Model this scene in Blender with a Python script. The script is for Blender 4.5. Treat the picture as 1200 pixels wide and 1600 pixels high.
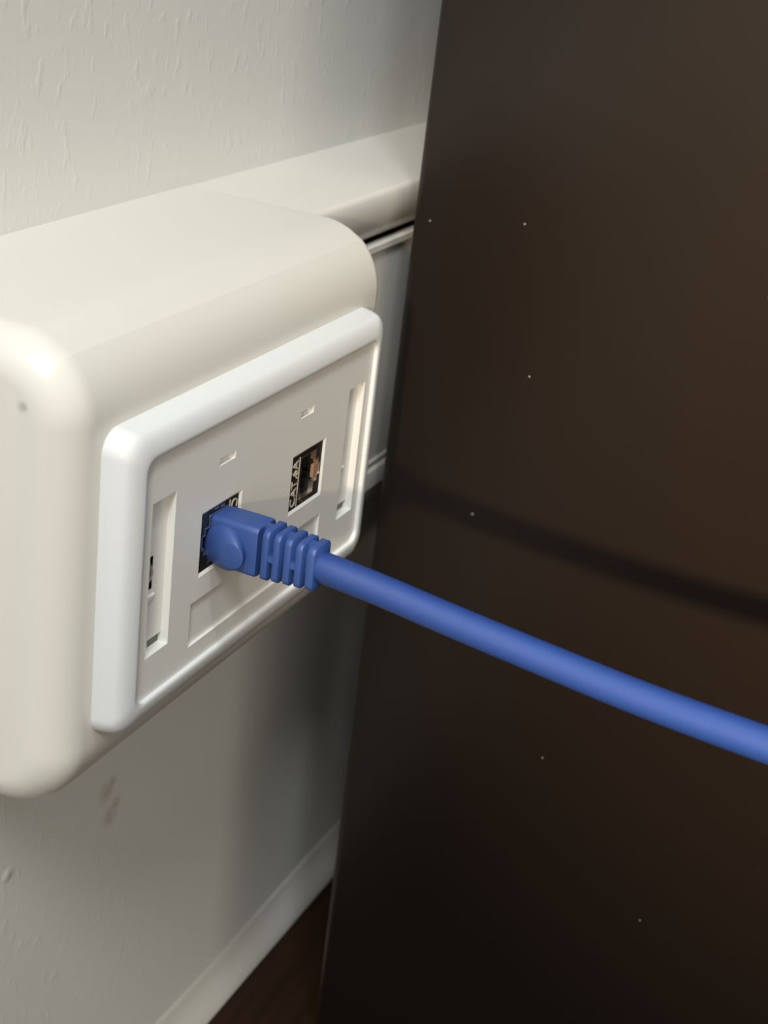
import bpy, math
from mathutils import Vector, Matrix

for o in list(bpy.data.objects):
    bpy.data.objects.remove(o, do_unlink=True)
scene = bpy.context.scene
C = scene.collection
MM = 0.001            # everything below is laid out in millimetres
# axes: x runs along the wall (away from the viewer), y points into the wall, z is up.
# origin: centre of the socket plate's flat front.

# ------------------------------------------------------------------ camera
cam_d = bpy.data.cameras.new('camera')
cam = bpy.data.objects.new('camera', cam_d)
C.objects.link(cam)
fw = Vector((0.8439329, 0.34860169, -0.40774271)).normalized()
rt = Vector((0.42559178, -0.89779402, 0.11330281)).normalized()
up = rt.cross(fw).normalized()
M = Matrix((rt, up, -fw)).transposed().to_4x4()
M.translation = Vector((-290.62, -150.43, 147.88)) * MM
cam.matrix_world = M
cam_d.sensor_fit = 'VERTICAL'
cam_d.sensor_height = 36
cam_d.sensor_width = 27
cam_d.lens = 2353.3 / 1600 * 36
cam_d.clip_start = 0.005
cam_d.clip_end = 50
cam_d.dof.use_dof = True
cam_d.dof.focus_distance = 0.345
cam_d.dof.aperture_fstop = 28
scene.camera = cam

# ------------------------------------------------------------------ world, lights, exposure
w = bpy.data.worlds.new('room_light')
scene.world = w
w.use_nodes = True
w.node_tree.nodes['Background'].inputs[0].default_value = (0.98, 0.92, 0.81, 1)
w.node_tree.nodes['Background'].inputs[1].default_value = 0.88
vs = scene.view_settings
vs.view_transform = 'Standard'
vs.look = 'None'
vs.gamma = 1
vs.use_curve_mapping = False
vs.exposure = 0.07

def aim(o, pos, target):
    o.location = Vector(pos) * MM
    d = (Vector(target) - Vector(pos)).normalized()
    o.rotation_euler = d.to_track_quat('-Z', 'Y').to_euler()

def area(name, pos, target, power, size, col):
    l = bpy.data.lights.new(name, 'AREA')
    l.shape = 'DISK'
    l.size = size
    l.energy = power
    l.color = col
    o = bpy.data.objects.new(name, l)
    C.objects.link(o)
    aim(o, pos, target)
    return o

def spot(name, pos, target, power, radius, cone, blend, col):
    l = bpy.data.lights.new(name, 'SPOT')
    l.energy = power
    l.shadow_soft_size = radius
    l.spot_size = math.radians(cone)
    l.spot_blend = blend
    l.color = col
    o = bpy.data.objects.new(name, l)
    C.objects.link(o)
    aim(o, pos, target)
    return o

# warm lamp in the room behind the viewer, and the cooler ceiling light above
spot('room_lamp', (-705, -211, 196), (115, -182, 22), 52.0, 0.012, 33.5, 1.0, (1.0, 0.78, 0.54))
area('ceiling_light', (-1400, -460, 1540), (0, 20, 0), 26, 0.5, (0.98, 1.0, 0.98))
area('cool_front_light', (-590, -440, 1600), (30, 30, 0), 8.5, 0.16, (0.90, 0.96, 1.0))  # unseen cool lamp high at front left, brightens the wall beside the cabinet

# ------------------------------------------------------------------ materials
def mat(name, col, rough=0.5, metal=0.0, spec=0.5, bump=None, coat=0.0, transmission=0.0):
    m = bpy.data.materials.new(name)
    m.use_nodes = True
    nt = m.node_tree
    b = nt.nodes['Principled BSDF']
    b.inputs['Base Color'].default_value = (*col, 1)
    b.inputs['Roughness'].default_value = rough
    b.inputs['Metallic'].default_value = metal
    b.inputs['Specular IOR Level'].default_value = spec
    b.inputs['Coat Weight'].default_value = coat
    b.inputs['Transmission Weight'].default_value = transmission
    if bump:
        scale, strength, dist = bump
        tc = nt.nodes.new('ShaderNodeTexCoord')
        n = nt.nodes.new('ShaderNodeTexNoise')
        n.inputs['Scale'].default_value = scale
        n.inputs['Detail'].default_value = 4
        bp = nt.nodes.new('ShaderNodeBump')
        bp.inputs['Strength'].default_value = strength
        bp.inputs['Distance'].default_value = dist
        nt.links.new(tc.outputs['Object'], n.inputs['Vector'])
        nt.links.new(n.outputs['Fac'], bp.inputs['Height'])
        nt.links.new(bp.outputs['Normal'], b.inputs['Normal'])
    return m

def spots_mask(nt, geo, pts, soft):
    """max over soft blobs at world points (mm, radius mm)"""
    out = None
    for (x, y, z, r) in pts:
        d = nt.nodes.new('ShaderNodeVectorMath'); d.operation = 'DISTANCE'
        d.inputs[1].default_value = (x*MM, y*MM, z*MM)
        nt.links.new(geo, d.inputs[0])
        mr = nt.nodes.new('ShaderNodeMapRange')
        mr.inputs['From Min'].default_value = r*MM
        mr.inputs['From Max'].default_value = r*MM*soft
        mr.inputs['To Min'].default_value = 0
        mr.inputs['To Max'].default_value = 1
        nt.links.new(d.outputs['Value'], mr.inputs['Value'])
        if out is None:
            out = mr.outputs[0]
        else:
            mx = nt.nodes.new('ShaderNodeMath'); mx.operation = 'MAXIMUM'
            nt.links.new(out, mx.inputs[0]); nt.links.new(mr.outputs[0], mx.inputs[1])
            out = mx.outputs[0]
    return out

def painted_wall():
    m = mat('wall_paint', (0.75, 0.745, 0.71), 0.42)
    nt = m.node_tree; b = nt.nodes['Principled BSDF']
    geo = nt.nodes.new('ShaderNodeNewGeometry')
    mp = nt.nodes.new('ShaderNodeMapping')
    mp.inputs['Scale'].default_value = (1, 1, 0.55)
    nt.links.new(geo.outputs['Position'], mp.inputs['Vector'])
    n1 = nt.nodes.new('ShaderNodeTexNoise')
    n1.inputs['Scale'].default_value = 300; n1.inputs['Detail'].default_value = 2; n1.inputs['Roughness'].default_value = 0.5
    nt.links.new(mp.outputs[0], n1.inputs['Vector'])
    ramp = nt.nodes.new('ShaderNodeMapRange')
    ramp.inputs['From Min'].default_value = 0.58; ramp.inputs['From Max'].default_value = 0.78
    nt.links.new(n1.outputs['Fac'], ramp.inputs['Value'])
    n2 = nt.nodes.new('ShaderNodeTexNoise')
    n2.inputs['Scale'].default_value = 70; n2.inputs['Detail'].default_value = 3
    nt.links.new(geo.outputs['Position'], n2.inputs['Vector'])
    add = nt.nodes.new('ShaderNodeMath'); add.operation = 'ADD'
    nt.links.new(ramp.outputs[0], add.inputs[0]); nt.links.new(n2.outputs['Fac'], add.inputs[1])
    blob = spots_mask(nt, geo.outputs['Position'], [(-9.9, 66, -130.9, 2.6)], 0.2)
    add2 = nt.nodes.new('ShaderNodeMath'); add2.operation = 'MULTIPLY_ADD'
    nt.links.new(blob, add2.inputs[0]); add2.inputs[1].default_value = 4.0
    nt.links.new(add.outputs[0], add2.inputs[2])
    bp = nt.nodes.new('ShaderNodeBump')
    bp.inputs['Strength'].default_value = 0.45; bp.inputs['Distance'].default_value = 0.00022
    nt.links.new(add2.outputs[0], bp.inputs['Height'])
    nt.links.new(bp.outputs['Normal'], b.inputs['Normal'])
    # grey scuffs below the box
    ns = nt.nodes.new('ShaderNodeTexNoise'); ns.inputs['Scale'].default_value = 260
    nt.links.new(geo.outputs['Position'], ns.inputs['Vector'])
    sm = spots_mask(nt, geo.outputs['Position'], [(37.7, 66, -131, 5), (40.8, 66, -141.2, 5), (43.5, 66, -138.5, 3.5), (41, 66, -128.5, 3)], 0.2)
    mul = nt.nodes.new('ShaderNodeMath'); mul.operation = 'MULTIPLY'
    nt.links.new(sm, mul.inputs[0]); nt.links.new(ns.outputs['Fac'], mul.inputs[1])
    mix = nt.nodes.new('ShaderNodeMixRGB')
    mix.inputs[1].default_value = (0.75, 0.745, 0.71, 1); mix.inputs[2].default_value = (0.40, 0.37, 0.32, 1)
    nt.links.new(mul.outputs[0], mix.inputs[0])
    nt.links.new(mix.outputs[0], b.inputs['Base Color'])
    return m

DUST = [(115, -12.4, -40, .65), (115, -48.4, -116.1, .4), (115, -90.1, -162.9, .4), (115, -14.9, 51.9, .4), (115, 14.1, 46.9, .4), (115, -23.5, 8, .4)]
def black_panel():
    m = mat('black_lacquer', (0.0125, 0.0082, 0.006), 0.4, spec=0.3, bump=(2500, 0.04, 0.0002))
    nt = m.node_tree; b = nt.nodes['Principled BSDF']
    geo = nt.nodes.new('ShaderNodeNewGeometry')
    dust = spots_mask(nt, geo.outputs['Position'], DUST, 0.4)
    v = nt.nodes.new('ShaderNodeTexVoronoi'); v.inputs['Scale'].default_value = 90
    nt.links.new(geo.outputs['Position'], v.inputs['Vector'])
    lt = nt.nodes.new('ShaderNodeMath'); lt.operation = 'LESS_THAN'; lt.inputs[1].default_value = 0.018
    nt.links.new(v.outputs['Distance'], lt.inputs[0])
    hv = nt.nodes.new('ShaderNodeMath'); hv.operation = 'MULTIPLY'; hv.inputs[1].default_value = 0.12
    nt.links.new(lt.outputs[0], hv.inputs[0])
    mx = nt.nodes.new('ShaderNodeMath'); mx.operation = 'MAXIMUM'
    nt.links.new(dust, mx.inputs[0]); nt.links.new(hv.outputs[0], mx.inputs[1])
    mix = nt.nodes.new('ShaderNodeMixRGB')
    mix.inputs[1].default_value = (0.0125, 0.0082, 0.006, 1); mix.inputs[2].default_value = (0.28, 0.26, 0.24, 1)
    nt.links.new(mx.outputs[0], mix.inputs[0])
    nt.links.new(mix.outputs[0], b.inputs['Base Color'])
    return m

def box_plastic():
    m = mat('cream_plastic', (0.66, 0.64, 0.59), 0.28, bump=(60, 0.03, 0.002))
    nt = m.node_tree; b = nt.nodes['Principled BSDF']
    geo = nt.nodes.new('ShaderNodeNewGeometry')
    ns = nt.nodes.new('ShaderNodeTexNoise'); ns.inputs['Scale'].default_value = 700
    nt.links.new(geo.outputs['Position'], ns.inputs['Vector'])
    sm = spots_mask(nt, geo.outputs['Position'], [(-71, 17, 41, 1.6), (-69, 15, 45, 1.2), (-66, 11, 45, 1.3)], 0.3)
    mul = nt.nodes.new('ShaderNodeMath'); mul.operation = 'MULTIPLY'
    nt.links.new(sm, mul.inputs[0]); nt.links.new(ns.outputs['Fac'], mul.inputs[1])
    mix = nt.nodes.new('ShaderNodeMixRGB')
    mix.inputs[1].default_value = (0.66, 0.64, 0.59, 1); mix.inputs[2].default_value = (0.30, 0.29, 0.26, 1)
    nt.links.new(mul.outputs[0], mix.inputs[0])
    nt.links.new(mix.outputs[0], b.inputs['Base Color'])
    return m

def wood_floor():
    m = mat('dark_wood', (0.03, 0.011, 0.004), 0.6, spec=0.2)
    nt = m.node_tree; b = nt.nodes['Principled BSDF']
    geo = nt.nodes.new('ShaderNodeNewGeometry')
    mp = nt.nodes.new('ShaderNodeMapping'); mp.inputs['Scale'].default_value = (6, 90, 90)
    nt.links.new(geo.outputs['Position'], mp.inputs['Vector'])
    n = nt.nodes.new('ShaderNodeTexNoise'); n.inputs['Scale'].default_value = 1.5; n.inputs['Detail'].default_value = 6
    nt.links.new(mp.outputs[0], n.inputs['Vector'])
    r = nt.nodes.new('ShaderNodeValToRGB')
    r.color_ramp.elements[0].position = 0.3; r.color_ramp.elements[0].color = (0.008, 0.003, 0.001, 1)
    r.color_ramp.elements[1].position = 0.75; r.color_ramp.elements[1].color = (0.03, 0.011, 0.0035, 1)
    nt.links.new(n.outputs['Fac'], r.inputs[0]); nt.links.new(r.outputs[0], b.inputs['Base Color'])
    return m

WALL = painted_wall()
SKIRT = mat('skirting_paint', (0.62, 0.60, 0.55), 0.45, bump=(120, 0.15, 0.001))
FLOOR = wood_floor()
BLACK = black_panel()
BOX = box_plastic()
PLATE = mat('white_plastic', (0.66, 0.68, 0.685), 0.22)
INSERT = mat('insert_plastic', (0.68, 0.68, 0.655), 0.33, bump=(1800, 0.04, 0.0002))
TRUNK = mat('trunking_plastic', (0.66, 0.64, 0.59), 0.28)
JACK = mat('jack_black', (0.012, 0.011, 0.010), 0.35)
STEEL = mat('nickel_shield', (0.86, 0.81, 0.73), 0.3, 1.0)
GOLD = mat('gold_contact', (0.85, 0.62, 0.36), 0.25, 1.0)
COPPER = mat('copper_latch', (0.42, 0.27, 0.18), 0.35, 0.4)
SCREW = mat('zinc_screw', (0.32, 0.31, 0.29), 0.4, 0.8)
LETTER = mat('raised_lettering', (0.50, 0.46, 0.38), 0.3)
SLOT = mat('slot_grey', (0.13, 0.125, 0.105), 0.6)
DARK = mat('cavity_shade', (0.05, 0.048, 0.042), 0.7)
BLUE = mat('blue_boot', (0.024, 0.062, 0.225), 0.5, bump=(1500, 0.05, 0.0002))
CABLE = mat('blue_jacket', (0.0115, 0.040, 0.185), 0.45, bump=(700, 0.05, 0.0003))
CLEAR = mat('clear_blue_plug', (0.05, 0.14, 0.40), 0.12, 0, 0.5, transmission=0.6)
RUBBER = mat('black_rubber', (0.02, 0.02, 0.02), 0.7)

# ------------------------------------------------------------------ mesh helpers (millimetres)
def wloc(o):
    return o.location.copy() if o.parent is None else o.location + wloc(o.parent)

def obj(name, V, F, m, parent=None, loc=(0, 0, 0), smooth=False, auto=None):
    me = bpy.data.meshes.new(name)
    me.from_pydata([tuple(c*MM for c in v) for v in V], [], F)
    me.validate()
    me.materials.append(m)
    import bmesh
    bm = bmesh.new(); bm.from_mesh(me)
    bmesh.ops.recalc_face_normals(bm, faces=bm.faces)
    bm.to_mesh(me); bm.free()
    if smooth:
        for p in me.polygons: p.use_smooth = True
        if auto: me.set_sharp_from_angle(angle=math.radians(auto))
    o = bpy.data.objects.new(name, me)
    C.objects.link(o)
    L = Vector(loc) * MM
    if parent is not None:
        o.parent = parent
        o.location = L - wloc(parent)
    else:
        o.location = L
    return o

def empty(name, loc, label, cat, group=None):
    o = bpy.data.objects.new(name, None)
    o.empty_display_size = 0.02
    C.objects.link(o)
    o.location = Vector(loc) * MM
    o['label'] = label; o['category'] = cat
    if group: o['group'] = group
    return o

class MB:
    def __init__(s): s.V = []; s.F = []
    def add(s, V, F):
        n = len(s.V); s.V += [tuple(v) for v in V]; s.F += [tuple(i+n for i in f) for f in F]
        return s
    def box(s, a, b):
        (x0, y0, z0), (x1, y1, z1) = a, b
        V = [(x, y, z) for x in (x0, x1) for y in (y0, y1) for z in (z0, z1)]
        return s.add(V, [(0,1,3,2), (4,6,7,5), (0,4,5,1), (2,3,7,6), (0,2,6,4), (1,5,7,3)])
    def loft(s, loops, close=True, cap0=False, cap1=False):
        n = len(loops[0]); V = [v for l in loops for v in l]; F = []
        for i in range(len(loops)-1):
            for j in range(n if close else n-1):
                k = (j+1) % n
                F.append((i*n+j, i*n+k, (i+1)*n+k, (i+1)*n+j))
        if cap0: F.append(tuple(range(n))[::-1])
        if cap1: F.append(tuple(range((len(loops)-1)*n, len(loops)*n)))
        return s.add(V, F)

def rrect(hw, hh, r, n=8, cx=0, cz=0):
    P = []
    for (sx, sz, a0) in ((1, 1, 0), (-1, 1, 90), (-1, -1, 180), (1, -1, 270)):
        for i in range(n+1):
            a = math.radians(a0 + 90*i/n)
            P.append((cx + sx*(hw-r) + r*math.cos(a), cz + sz*(hh-r) + r*math.sin(a)))
    return P

def holed(mb, X, Z, holes, y0, y1, outer=True):
    """slab X×Z between y0 (front) and y1 with axis-aligned holes (x0,x1,z0,z1); front, back and all side walls"""
    xs = sorted({*X, *[h[0] for h in holes], *[h[1] for h in holes]})
    zs = sorted({*Z, *[h[2] for h in holes], *[h[3] for h in holes]})
    solid = {}
    for i in range(len(xs)-1):
        for j in range(len(zs)-1):
            cx, cz = (xs[i]+xs[i+1])/2, (zs[j]+zs[j+1])/2
            solid[i, j] = not any(h[0] < cx < h[1] and h[2] < cz < h[3] for h in holes)
    idx = {}; V = []; F = []
    def v(i, j, y):
        k = (i, j, y)
        if k not in idx: idx[k] = len(V); V.append((xs[i], y, zs[j]))
        return idx[k]
    for (i, j), s in solid.items():
        if not s: continue
        F.append((v(i,j,y0), v(i+1,j,y0), v(i+1,j+1,y0), v(i,j+1,y0)))
        F.append((v(i,j,y1), v(i,j+1,y1), v(i+1,j+1,y1), v(i+1,j,y1)))
        for (di, dj, a, b) in ((-1,0,(i,j),(i,j+1)), (1,0,(i+1,j+1),(i+1,j)), (0,-1,(i+1,j),(i,j)), (0,1,(i,j+1),(i+1,j+1))):
            nb = solid.get((i+di, j+dj))
            if nb is None and not outer: continue
            if not nb: F.append((v(*a,y0), v(*b,y0), v(*b,y1), v(*a,y1)))
    return mb.add(V, F)

def lathe(mb, prof, c, axis, n=28):
    """prof: list of (r, h) along axis vector from c"""
    a = Vector(axis).normalized()
    u = a.orthogonal().normalized(); t = a.cross(u)
    loops = []
    for r, h in prof:
        loops.append([tuple(Vector(c) + a*h + (u*math.cos(2*math.pi*k/n) + t*math.sin(2*math.pi*k/n))*r) for k in range(n)])
    return mb.loft(loops, True, True, True)

# ------------------------------------------------------------------ structure
WY = 66.0     # wall surface
FZ = -275.0   # floor
m = MB().box((-2600, WY, FZ-10), (1600, WY+80, 2100))
o = obj('wall_back', m.V, m.F, WALL); o['kind'] = 'structure'
m = MB().box((-2600, -3200, FZ-25), (1600, WY, FZ))
o = obj('floor', m.V, m.F, FLOOR); o['kind'] = 'structure'
# low skirting with a sloping, hand-plastered top
prof = [(WY+1, -254), (WY-.15, -255), (WY-.7, -258), (WY-1.8, -262), (WY-3.4, -266), (WY-5.0, -270), (WY-6, -273), (WY-6.2, FZ-1), (WY+1, FZ-1)]
loops = []
N = 60
for i in range(N+1):
    x = -880 + 2400*i/N
    k = 0.8*math.sin(i*1.7) + 0.6*math.sin(i*0.63+1)
    loops.append([(x, y, z + (k if 0 < q < 7 else 0)) for q, (y, z) in enumerate(prof)])
m = MB().loft(loops, True, True, True)
o = obj('baseboard_back', m.V, m.F, SKIRT, smooth=True, auto=50); o['kind'] = 'structure'

# ------------------------------------------------------------------ black cabinet on the right
PX, PY = 115.0, 20.0
cab = empty('black_cabinet', (PX+300, -310, FZ), 'tall satin black cabinet standing at the end of the white trunking', 'cabinet')
def cab_loop(z, ins):
    x0, x1, y0, y1 = PX+ins, PX+600-ins, -640+ins, PY-ins
    return [(x, y, z) for x, y in rrect((x1-x0)/2, (y1-y0)/2, 3.0, 6, (x0+x1)/2, (y0+y1)/2)]
m = MB().loft([cab_loop(FZ+1, 2), cab_loop(FZ+3, 0), cab_loop(898, 0), cab_loop(900, 2)], True, True, True)
obj('body', m.V, m.F, BLACK, cab, smooth=True, auto=50)
def door_loop(y, ins):
    return [(x, y, z) for x, z in rrect(300-ins, 580-ins, 8, 5, PX+300, 315)]
m = MB().loft([door_loop(-640.5, 0), door_loop(-660, 0), door_loop(-663, 3)], True, True, True)
door = obj('door', m.V, m.F, BLACK, cab, smooth=True, auto=40)
m = MB()
lathe(m, [(6, 0), (6, 300)], (PX+50, -690, 250), (0, 0, 1), 16)
m.box((PX+46, -690, 270), (PX+54, -662, 280)); m.box((PX+46, -690, 520), (PX+54, -662, 530))
obj('handle', m.V, m.F, SCREW, door, smooth=True, auto=40)
for fx in (PX+50, PX+550):
    for fy in (-590, -30):
        m = MB(); lathe(m, [(18, 0), (18, 1), (9, 1.5), (9, 3)], (fx, fy, FZ), (0, 0, 1), 20)
        obj('foot', m.V, m.F, RUBBER, cab, smooth=True, auto=40)

# ------------------------------------------------------------------ trunking running behind the cabinet
tr = empty('cable_trunking', (400, WY, 0), 'white plastic cable trunking running from the socket box behind the black cabinet', 'trunking')
X0, X1 = 62.0, 720.0
def extrude(prof, x0, x1):
    return MB().loft([[(x, y, z) for y, z in prof] for x in (x0, x1)], True, True, True)
top_lip = [(28.8, 54.3), (27.8, 54.05), (27.1, 53.5), (26.7, 52.7), (26.4, 51), (26.35, 49), (26.7, 46.3), (27.5, 43.6), (28.8, 41.2), (30.6, 39.3), (34, 39.3), (34, 51), (WY, 51), (WY, 54.3)]
m = extrude(top_lip, X0, X1)
obj('channel_top', m.V, m.F, TRUNK, tr, smooth=True, auto=35)
bot_lip = [(26.8, -39.6), (26.6, -40.2), (26.6, -45.6), (27.4, -46.4), (28.2, -48), (29.0, -51), (31, -54), (WY, -54.3), (WY, -51), (34, -51), (34, -39.4), (27.4, -39.2)]
m = extrude(bot_lip, X0, X1)
obj('channel_bottom', m.V, m.F, TRUNK, tr, smooth=True, auto=35)
m = MB().box((X0, WY-2, -51), (X1, WY, 51))
obj('channel_back', m.V, m.F, TRUNK, tr)
lid = [(28.0, 37.8), (27.6, 37.4), (27.6, 35.6), (28.6, 34.8), (28.6, -36.6), (28.0, -37.2), (28.0, -38.3), (30.5, -38.3), (30.5, 37.8)]
m = extrude(lid, X0, X1)
obj('lid', m.V, m.F, TRUNK, tr, smooth=True, auto=30)

# ------------------------------------------------------------------ surface box + faceplate + jacks
out = empty('network_socket', (0, WY, -55), 'white double network socket on a deep cream wall box', 'socket')
BF = 6.0; BT = 54.5; BXL = -71.0; BXR = 68.5; BR = 18.0
def box_prof(ins, x, rad=BR):
    R = max(rad-ins, 1.0); f = BF+ins; t = BT-ins; n = 14
    P = [(x, WY, t)]
    # top front edge: soft curve, a narrow flat, then a curve down to the front
    seg = [(87, .0873), (82, .0873), (77, .0873), (72, .0873), (67, .0873), (61, .24)] + [(46-5*k, .0873) for k in range(9)] + [(2, .06)]
    ty = sum(math.sin(math.radians(e))*l for e, l in seg)
    y, z = f + R*ty, t
    P.append((x, y, z))
    for e, l in seg:
        y -= R*l*math.sin(math.radians(e)); z -= R*l*math.cos(math.radians(e))
        P.append((x, y, z))
    for i in range(n+1):
        a = math.radians(180 + 90*i/n)
        P.append((x, f+R+R*math.cos(a), -t+R+R*math.sin(a)))
    P.append((x, WY, -t))
    return P
loops = []
n = 12; re = 9.0
for i in range(n+1):
    a = math.pi/2*i/n
    loops.append(box_prof(re*(1-math.sin(a)), BXL + re*(1-math.cos(a))))
re = 5.0
for i in range(n+1):
    a = math.pi/2*(1 - i/n)
    loops.append(box_prof(re*(1-math.sin(a)), BXR - re*(1-math.cos(a))))
m = MB().loft(loops, True, True, True)
obj('box_body', m.V, m.F, BOX, out, smooth=True, auto=13.5)

# faceplate frame: rounded rim swept around the insert
IW, IH = 53.4, 28.7
pr = [(-0.2, 1.0), (0.0, 0.0), (0.05, -0.7), (0.3, -0.95), (1.2, -0.95), (2.5, -0.75), (4.0, -0.3), (5.1, 0.3), (5.75, 0.95), (6.15, 1.8), (6.45, 3.0), (6.7, 4.6), (6.85, BF+0.05)]
loops = [[(x, y, z) for x, z in rrect(IW+u, IH+u, 3.2+max(u, 0)*0.3, 9)] for u, y in pr]
m = MB().loft(loops, True, False, False)
fp = obj('faceplate_frame', m.V, m.F, PLATE, out, smooth=True, auto=55)

# insert with port openings, label windows, small marker recesses and a shallow label field
PS, PZ = 20.9, 0.7
PW, PH = 8.0, 7.25
RC, RW, RH = 45.35, 4.5, 18.4
holes = []
ch = 0.7
for s in (-1, 1):
    holes.append((s*PS-PW-ch, s*PS+PW+ch, PZ-PH-ch, PZ+PH+ch))
    holes.append((s*RC-RW, s*RC+RW, -RH-.3, RH-.3))
marks = [(s*20.0-0.2-3.3 if s < 0 else 14.3, s*20.0-0.2+3.7 if s < 0 else 21.0, 17.9, 19.7) for s in (-1, 1)]
holes += marks
label = (-32.0, 30.4, -24.0, -12.8)
holes.append(label)
m = MB()
holed(m, (-54.5, 54.5), (-30, 30), holes, 0.0, 1.6)
for s in (-1, 1):                                  # chamfered edge of each port opening
    c = s*PS
    def rect(hw, hh, y): return [(c-hw, y, PZ-hh), (c+hw, y, PZ-hh), (c+hw, y, PZ+hh), (c-hw, y, PZ+hh)]
    m.loft([rect(PW+ch, PH+ch, 0), rect(PW, PH, .45), rect(PW, PH, 2.0)])
for (a, b, c, d) in marks:                         # sloped floor of the little recesses
    m.add([(a, .9, c), (b, .9, c), (b, .9, d), (a, .9, d)], [(0,1,2,3)])
    m.add([(b-1.5, .9, c), (b, .0, c), (b, .0, d), (b-1.5, .9, d)], [(0,1,2,3)])
ins = obj('insert', m.V, m.F, INSERT, out)
m = MB()
m.box((label[0], 0.7, label[2]), (label[1], 1.5, label[3]))
obj('label_strip', m.V, m.F, INSERT, ins)
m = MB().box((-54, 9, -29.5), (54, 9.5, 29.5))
obj('shade_plate', m.V, m.F, DARK, ins)  # dark sheet standing in for the shade behind the insert's openings
for s in (-1, 1):                                  # deep label windows with screw
    c = s*RC
    m = MB()
    sx = c - 0.6
    m2 = (sx-2.6, sx+.3, -3.6, 4.2)
    holed(m, (c-RW-.6, c+RW+.6), (-RH-.9, RH+.3), [m2, (c-1.0, c+RW-.05, -18.75, -16.3)], 1.9, 2.6)
    holed(m, (c-RW-.6, c+RW+.6), (-RH-.9, RH+.3), [(c-RW, c+RW, -RH-.3, RH-.3)], 1.6, 1.9)
    # screw well
    a, b, d, e = m2
    m.add([(a, 3.6, d), (b, 3.6, d), (b, 3.6, e), (a, 3.6, e), (a, 1.9, d), (b, 1.9, d), (b, 1.9, e), (a, 1.9, e)], [(0,1,2,3), (0,1,5,4), (1,2,6,5), (2,3,7,6), (3,0,4,7)])
    # raised lip under the well
    m.loft([[(sx-2.6, 1.95, -7.2), (sx+1.4, 1.95, -5.6), (sx+1.4, 1.95, -5.0), (sx-2.6, 1.95, -5.0)], [(sx-2.2, 1.4, -6.6), (sx+.9, 1.4, -5.4), (sx+.9, 1.4, -5.1), (sx-2.2, 1.4, -5.1)]], True, False, True)
    lw = obj('label_window', m.V, m.F, INSERT, ins)
    m = MB().box((c-1.6, 2.62, -19), (c+RW+.3, 2.9, -15.8))
    obj('slot_back', m.V, m.F, SLOT, ins)
    m = MB()
    lathe(m, [(3.2, 0), (3.3, .8), (2.9, 1.5), (2.0, 2.0), (.7, 2.2)], (sx-1.2, 3.9, 0), (0, -1, 0), 24)
    sc = obj('screw', m.V, m.F, SCREW, ins, smooth=True, auto=50)

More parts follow.
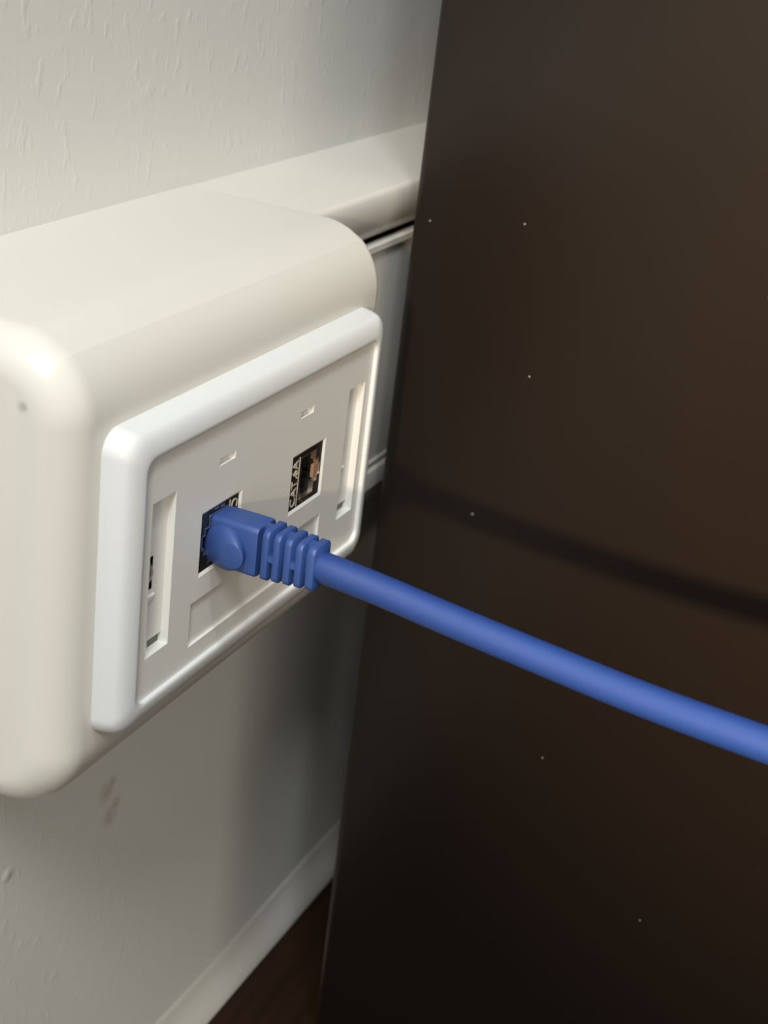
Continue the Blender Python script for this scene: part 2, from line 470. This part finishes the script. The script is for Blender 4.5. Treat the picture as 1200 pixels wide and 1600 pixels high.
# keystone jacks (local origin at jack centre), latch notch towards +x
def jack(loc, flip):
    m = MB()
    opening = [(-3.5, 4.8, -6.0, 6.1), (4.8, 6.5, -3.4, 3.4), (6.5, 7.55, -1.9, 1.9)]
    holed(m, (-8.0, 8.0), (-7.3, 7.3), opening, 0.45, 2.2)
    m.box((-8.0, 8.3, -7.3), (8.0, 9, 7.3))
    m.box((-8.0, 2.2, -7.3), (-3.9, 8.3, 7.3))
    j = obj('jack', m.V, m.F, JACK, out, loc)
    # metal shield: stepped tube just inside the opening
    t = .38
    path = [(-3.5, -6.0), (4.8, -6.0), (4.8, -3.4), (6.5, -3.4), (6.5, -1.9), (7.55, -1.9), (7.55, 1.9), (6.5, 1.9), (6.5, 3.4), (4.8, 3.4), (4.8, 6.1), (-3.5, 6.1)]
    cx, cz = 1.5, 0
    inn = []
    for x, z in path:
        inn.append((x - t*(1 if x > cx else -1), z - t*(1 if z > cz else -1)))
    a = [(x, .35, z) for x, z in path]; b = [(x, .35, z) for x, z in inn]; c = [(x, 1.7, z) for x, z in inn]; d = [(x, 8.2, z) for x, z in inn]
    m = MB().loft([a, b, c], True)
    parts = [('shield', m, STEEL), ('inner_wall', MB().loft([c, d], True), JACK)]
    for k in range(8):
        z = -3.57 + 1.02*k
        mm = MB().add([(-3.2, 1.2, z-.22), (-3.2, 1.2, z+.22), (-1.0, 7.6, z+.22), (-1.0, 7.6, z-.22), (-3.4, 1.4, z-.22), (-3.4, 1.4, z+.22), (-1.2, 7.8, z+.22), (-1.2, 7.8, z-.22)],
                      [(0,1,2,3), (4,7,6,5), (0,4,5,1), (2,6,7,3), (1,5,6,2), (0,3,7,4)])
        parts.append(('contact', mm, GOLD))
    mm = MB().box((4.4, .55, -2.0), (7.3, 1.4, 1.5)); mm.box((5.2, .6, 2.1), (5.9, 1.3, 4.6))
    if not flip: parts.append(('latch_stop', mm, COPPER))
    mm = MB(); mm.box((-1.8, .38, -6.9), (-.2, .6, -6.25)); mm.box((.7, .38, -6.95), (2.6, .6, -6.6))
    mm.box((-2.9, .5, -5.7), (-2.3, 2.4, -4.2)); mm.box((-1.6, .9, -5.75), (-1.0, 2.4, -4.4))
    parts.append(('spring_tab', mm, STEEL))
    for nm, q, ma in parts:
        o = obj(nm, q.V, q.F, ma, None); o.parent = j; o.location = (0, 0, 0)
    # rule beside the lettering
    mm = MB().box((-4.15, .3, -6.9), (-3.95, .5, 6.4))
    o = obj('edge_rule', mm.V, mm.F, LETTER, None); o.parent = j; o.location = (0, 0, 0)
    cu = bpy.data.curves.new('lettering', 'FONT')
    cu.body = 'CAT.6A'; cu.size = 3.75*MM; cu.extrude = .09*MM; cu.align_x = 'CENTER'; cu.align_y = 'CENTER'; cu.offset = 0.00001
    cu.space_character = 1.0
    to = bpy.data.objects.new('lettering_src', cu); C.objects.link(to)
    dg = bpy.context.evaluated_depsgraph_get()
    me = bpy.data.meshes.new_from_object(to.evaluated_get(dg))
    bpy.data.objects.remove(to, do_unlink=True)
    me.name = 'lettering'
    me.materials.clear(); me.materials.append(LETTER)
    ln = bpy.data.objects.new('lettering', me); C.objects.link(ln)
    ln.parent = j
    ln.matrix_local = Matrix(((0, -1, 0, -6.0*MM), (0, 0, -1, .38*MM), (1, 0, 0, -.3*MM), (0, 0, 0, 1)))
    if flip: j.rotation_euler = (0, math.pi, 0)
    return j
j1 = jack((PS, 0, PZ), False)
j1['label'] = 'empty black network port with stepped metal opening'
j2 = jack((-PS, 0, PZ), True)
j2['label'] = 'black network port with the blue plug in it'

# ------------------------------------------------------------------ network cable with booted plug
cb = empty('network_cable', (-21, 0, .7), 'blue network cable plugged into the nearer port of the socket', 'cable')
CX, CZ = -20.6, 0.4
# jacket: curve through points
pts = [(CX, -24.9, CZ-.1), (-20.8, -29.5, .05), (-21, -41.0, -0.7), (-22.2, -57.3, -1.7), (-25, -80.3, -2.2), (-29, -103.0, -1.7), (-34.5, -128.8, 0.4), (-41, -157, 3.5), (-52, -200, 5), (-60, -270, -15), (-50, -350, -80), (-10, -430, -180), (20, -500, -255), (0, -560, -270.8), (-100, -600, -270.8), (-240, -610, -270.8)]
def spline(P, n=10):
    P = [Vector(p) for p in P]; P = [P[0]*2-P[1]] + P + [P[-1]*2-P[-2]]; o = []
    for i in range(1, len(P)-2):
        for k in range(n):
            t = k/n; a, b, c, d = P[i-1:i+3]
            o.append(.5*((2*b) + (c-a)*t + (2*a-5*b+4*c-d)*t*t + (3*b-a-3*c+d)*t**3))
    o.append(P[-2]); return o
S = spline(pts)
loops = []
for i, p in enumerate(S):
    t = (S[min(i+1, len(S)-1)] - S[max(i-1, 0)]).normalized()
    u = t.cross(Vector((0, 0, 1))).normalized(); v = u.cross(t)
    loops.append([tuple(p + (u*math.cos(2*math.pi*k/24) + v*math.sin(2*math.pi*k/24))*3.55) for k in range(24)])
m = MB().loft(loops, True, True, True)
obj('jacket', m.V, m.F, CABLE, cb, smooth=True, auto=60)

# boot block, with chamfered edges
HX, HZ = 4.25, 6.1
def sec(y, hx, hz, r=1.3, dx=0, dz=0, n=4):
    return [(x, y, z) for x, z in rrect(hx, hz, r, n, CX+dx, CZ+dz)]
m = MB().loft([sec(2.6, 3.6, 5.3, 1), sec(1.2, 3.9, 5.7), sec(-1.5, HX, HZ-.1), sec(-8, HX, HZ), sec(-11.0, HX, HZ), sec(-11.5, HX-.2, HZ-.2, 1.1)], True, True, True)
plug = obj('boot', m.V, m.F, BLUE, cb, smooth=True, auto=40)
# latch cover: blunt cone leaning out of the near side
m = MB()
n = 28; loops = []
for (x, y, z, ry, rz) in ((CX-HX+1.2, -3.2, -.2, 5.4, 5.5), (CX-HX-.2, -3.5, -.25, 5.2, 5.3), (CX-HX-1.3, -4.9, -.4, 4.4, 4.6), (CX-HX-2.2, -6.1, -.5, 3.6, 3.7), (CX-HX-2.6, -6.7, -.5, 3.1, 3.1), (CX-HX-2.7, -6.8, -.5, 2.8, 2.8)):
    loops.append([(x - 0.25*0*(k), y + ry*math.cos(2*math.pi*k/n), z + rz*math.sin(2*math.pi*k/n)) for k in range(n)])
m.loft(loops, True, True, True)
obj('latch_cover', m.V, m.F, BLUE, plug, smooth=True, auto=32)
# strain relief: slim core, five ribs, alternate bridges
m = MB().loft([sec(-10.5, 1.7, 3.2, 1), sec(-24.0, 1.6, 3.0, 1)], True, True, True)
obj('core', m.V, m.F, BLUE, plug, smooth=True, auto=40)
ribs = []
y = -12.8
pitch = 2.75; th = 1.6
for i in range(5):
    f = 1 - 0.022*i
    hx, hz = HX*f, HZ*(1-.035*i)
    t0, t1 = y, y-(th if i < 4 else 1.9)
    m = MB().loft([sec(t0, hx-.12, hz-.12, 1.4), sec(t0-.12, hx, hz, 1.5), sec(t1+.12, hx, hz, 1.5), sec(t1, hx-.12, hz-.12, 1.4)], True, True, True)
    obj('rib', m.V, m.F, BLUE, plug, smooth=True, auto=50)
    ribs.append((t0, t1, hx, hz)); y -= pitch
# bridges between neighbouring ribs: on the sides for gaps 1,3 and on top/bottom for 0,2,4
prev = (-10, -11.4, HX, HZ)
for i, rb in enumerate(ribs):
    y0, y1 = prev[1]+.4, rb[0]-.4
    hx, hz = rb[2], rb[3]
    m = MB()
    if i in (1, 3):
        for s in (-1, 1):
            a = CX + s*hx - s*.12
            m.box((min(a, CX+s*1.5), y1, CZ-1.0), (max(a, CX+s*1.5), y0, CZ+.5))
    else:
        for s in (-1, 1):
            a = CZ + s*hz - s*.12
            m.box((CX-.9, y1, min(a, CZ+s*2.5)), (CX+.9, y0, max(a, CZ+s*2.5)))
    obj('bridge', m.V, m.F, BLUE, plug)
    prev = rb
# clear plug nose inside the port
m = MB().loft([sec(1.0, 3.5, 5.6, .5), sec(7.6, 3.5, 5.6, .5)], True, True, True)
obj('plug_nose', m.V, m.F, CLEAR, cb)
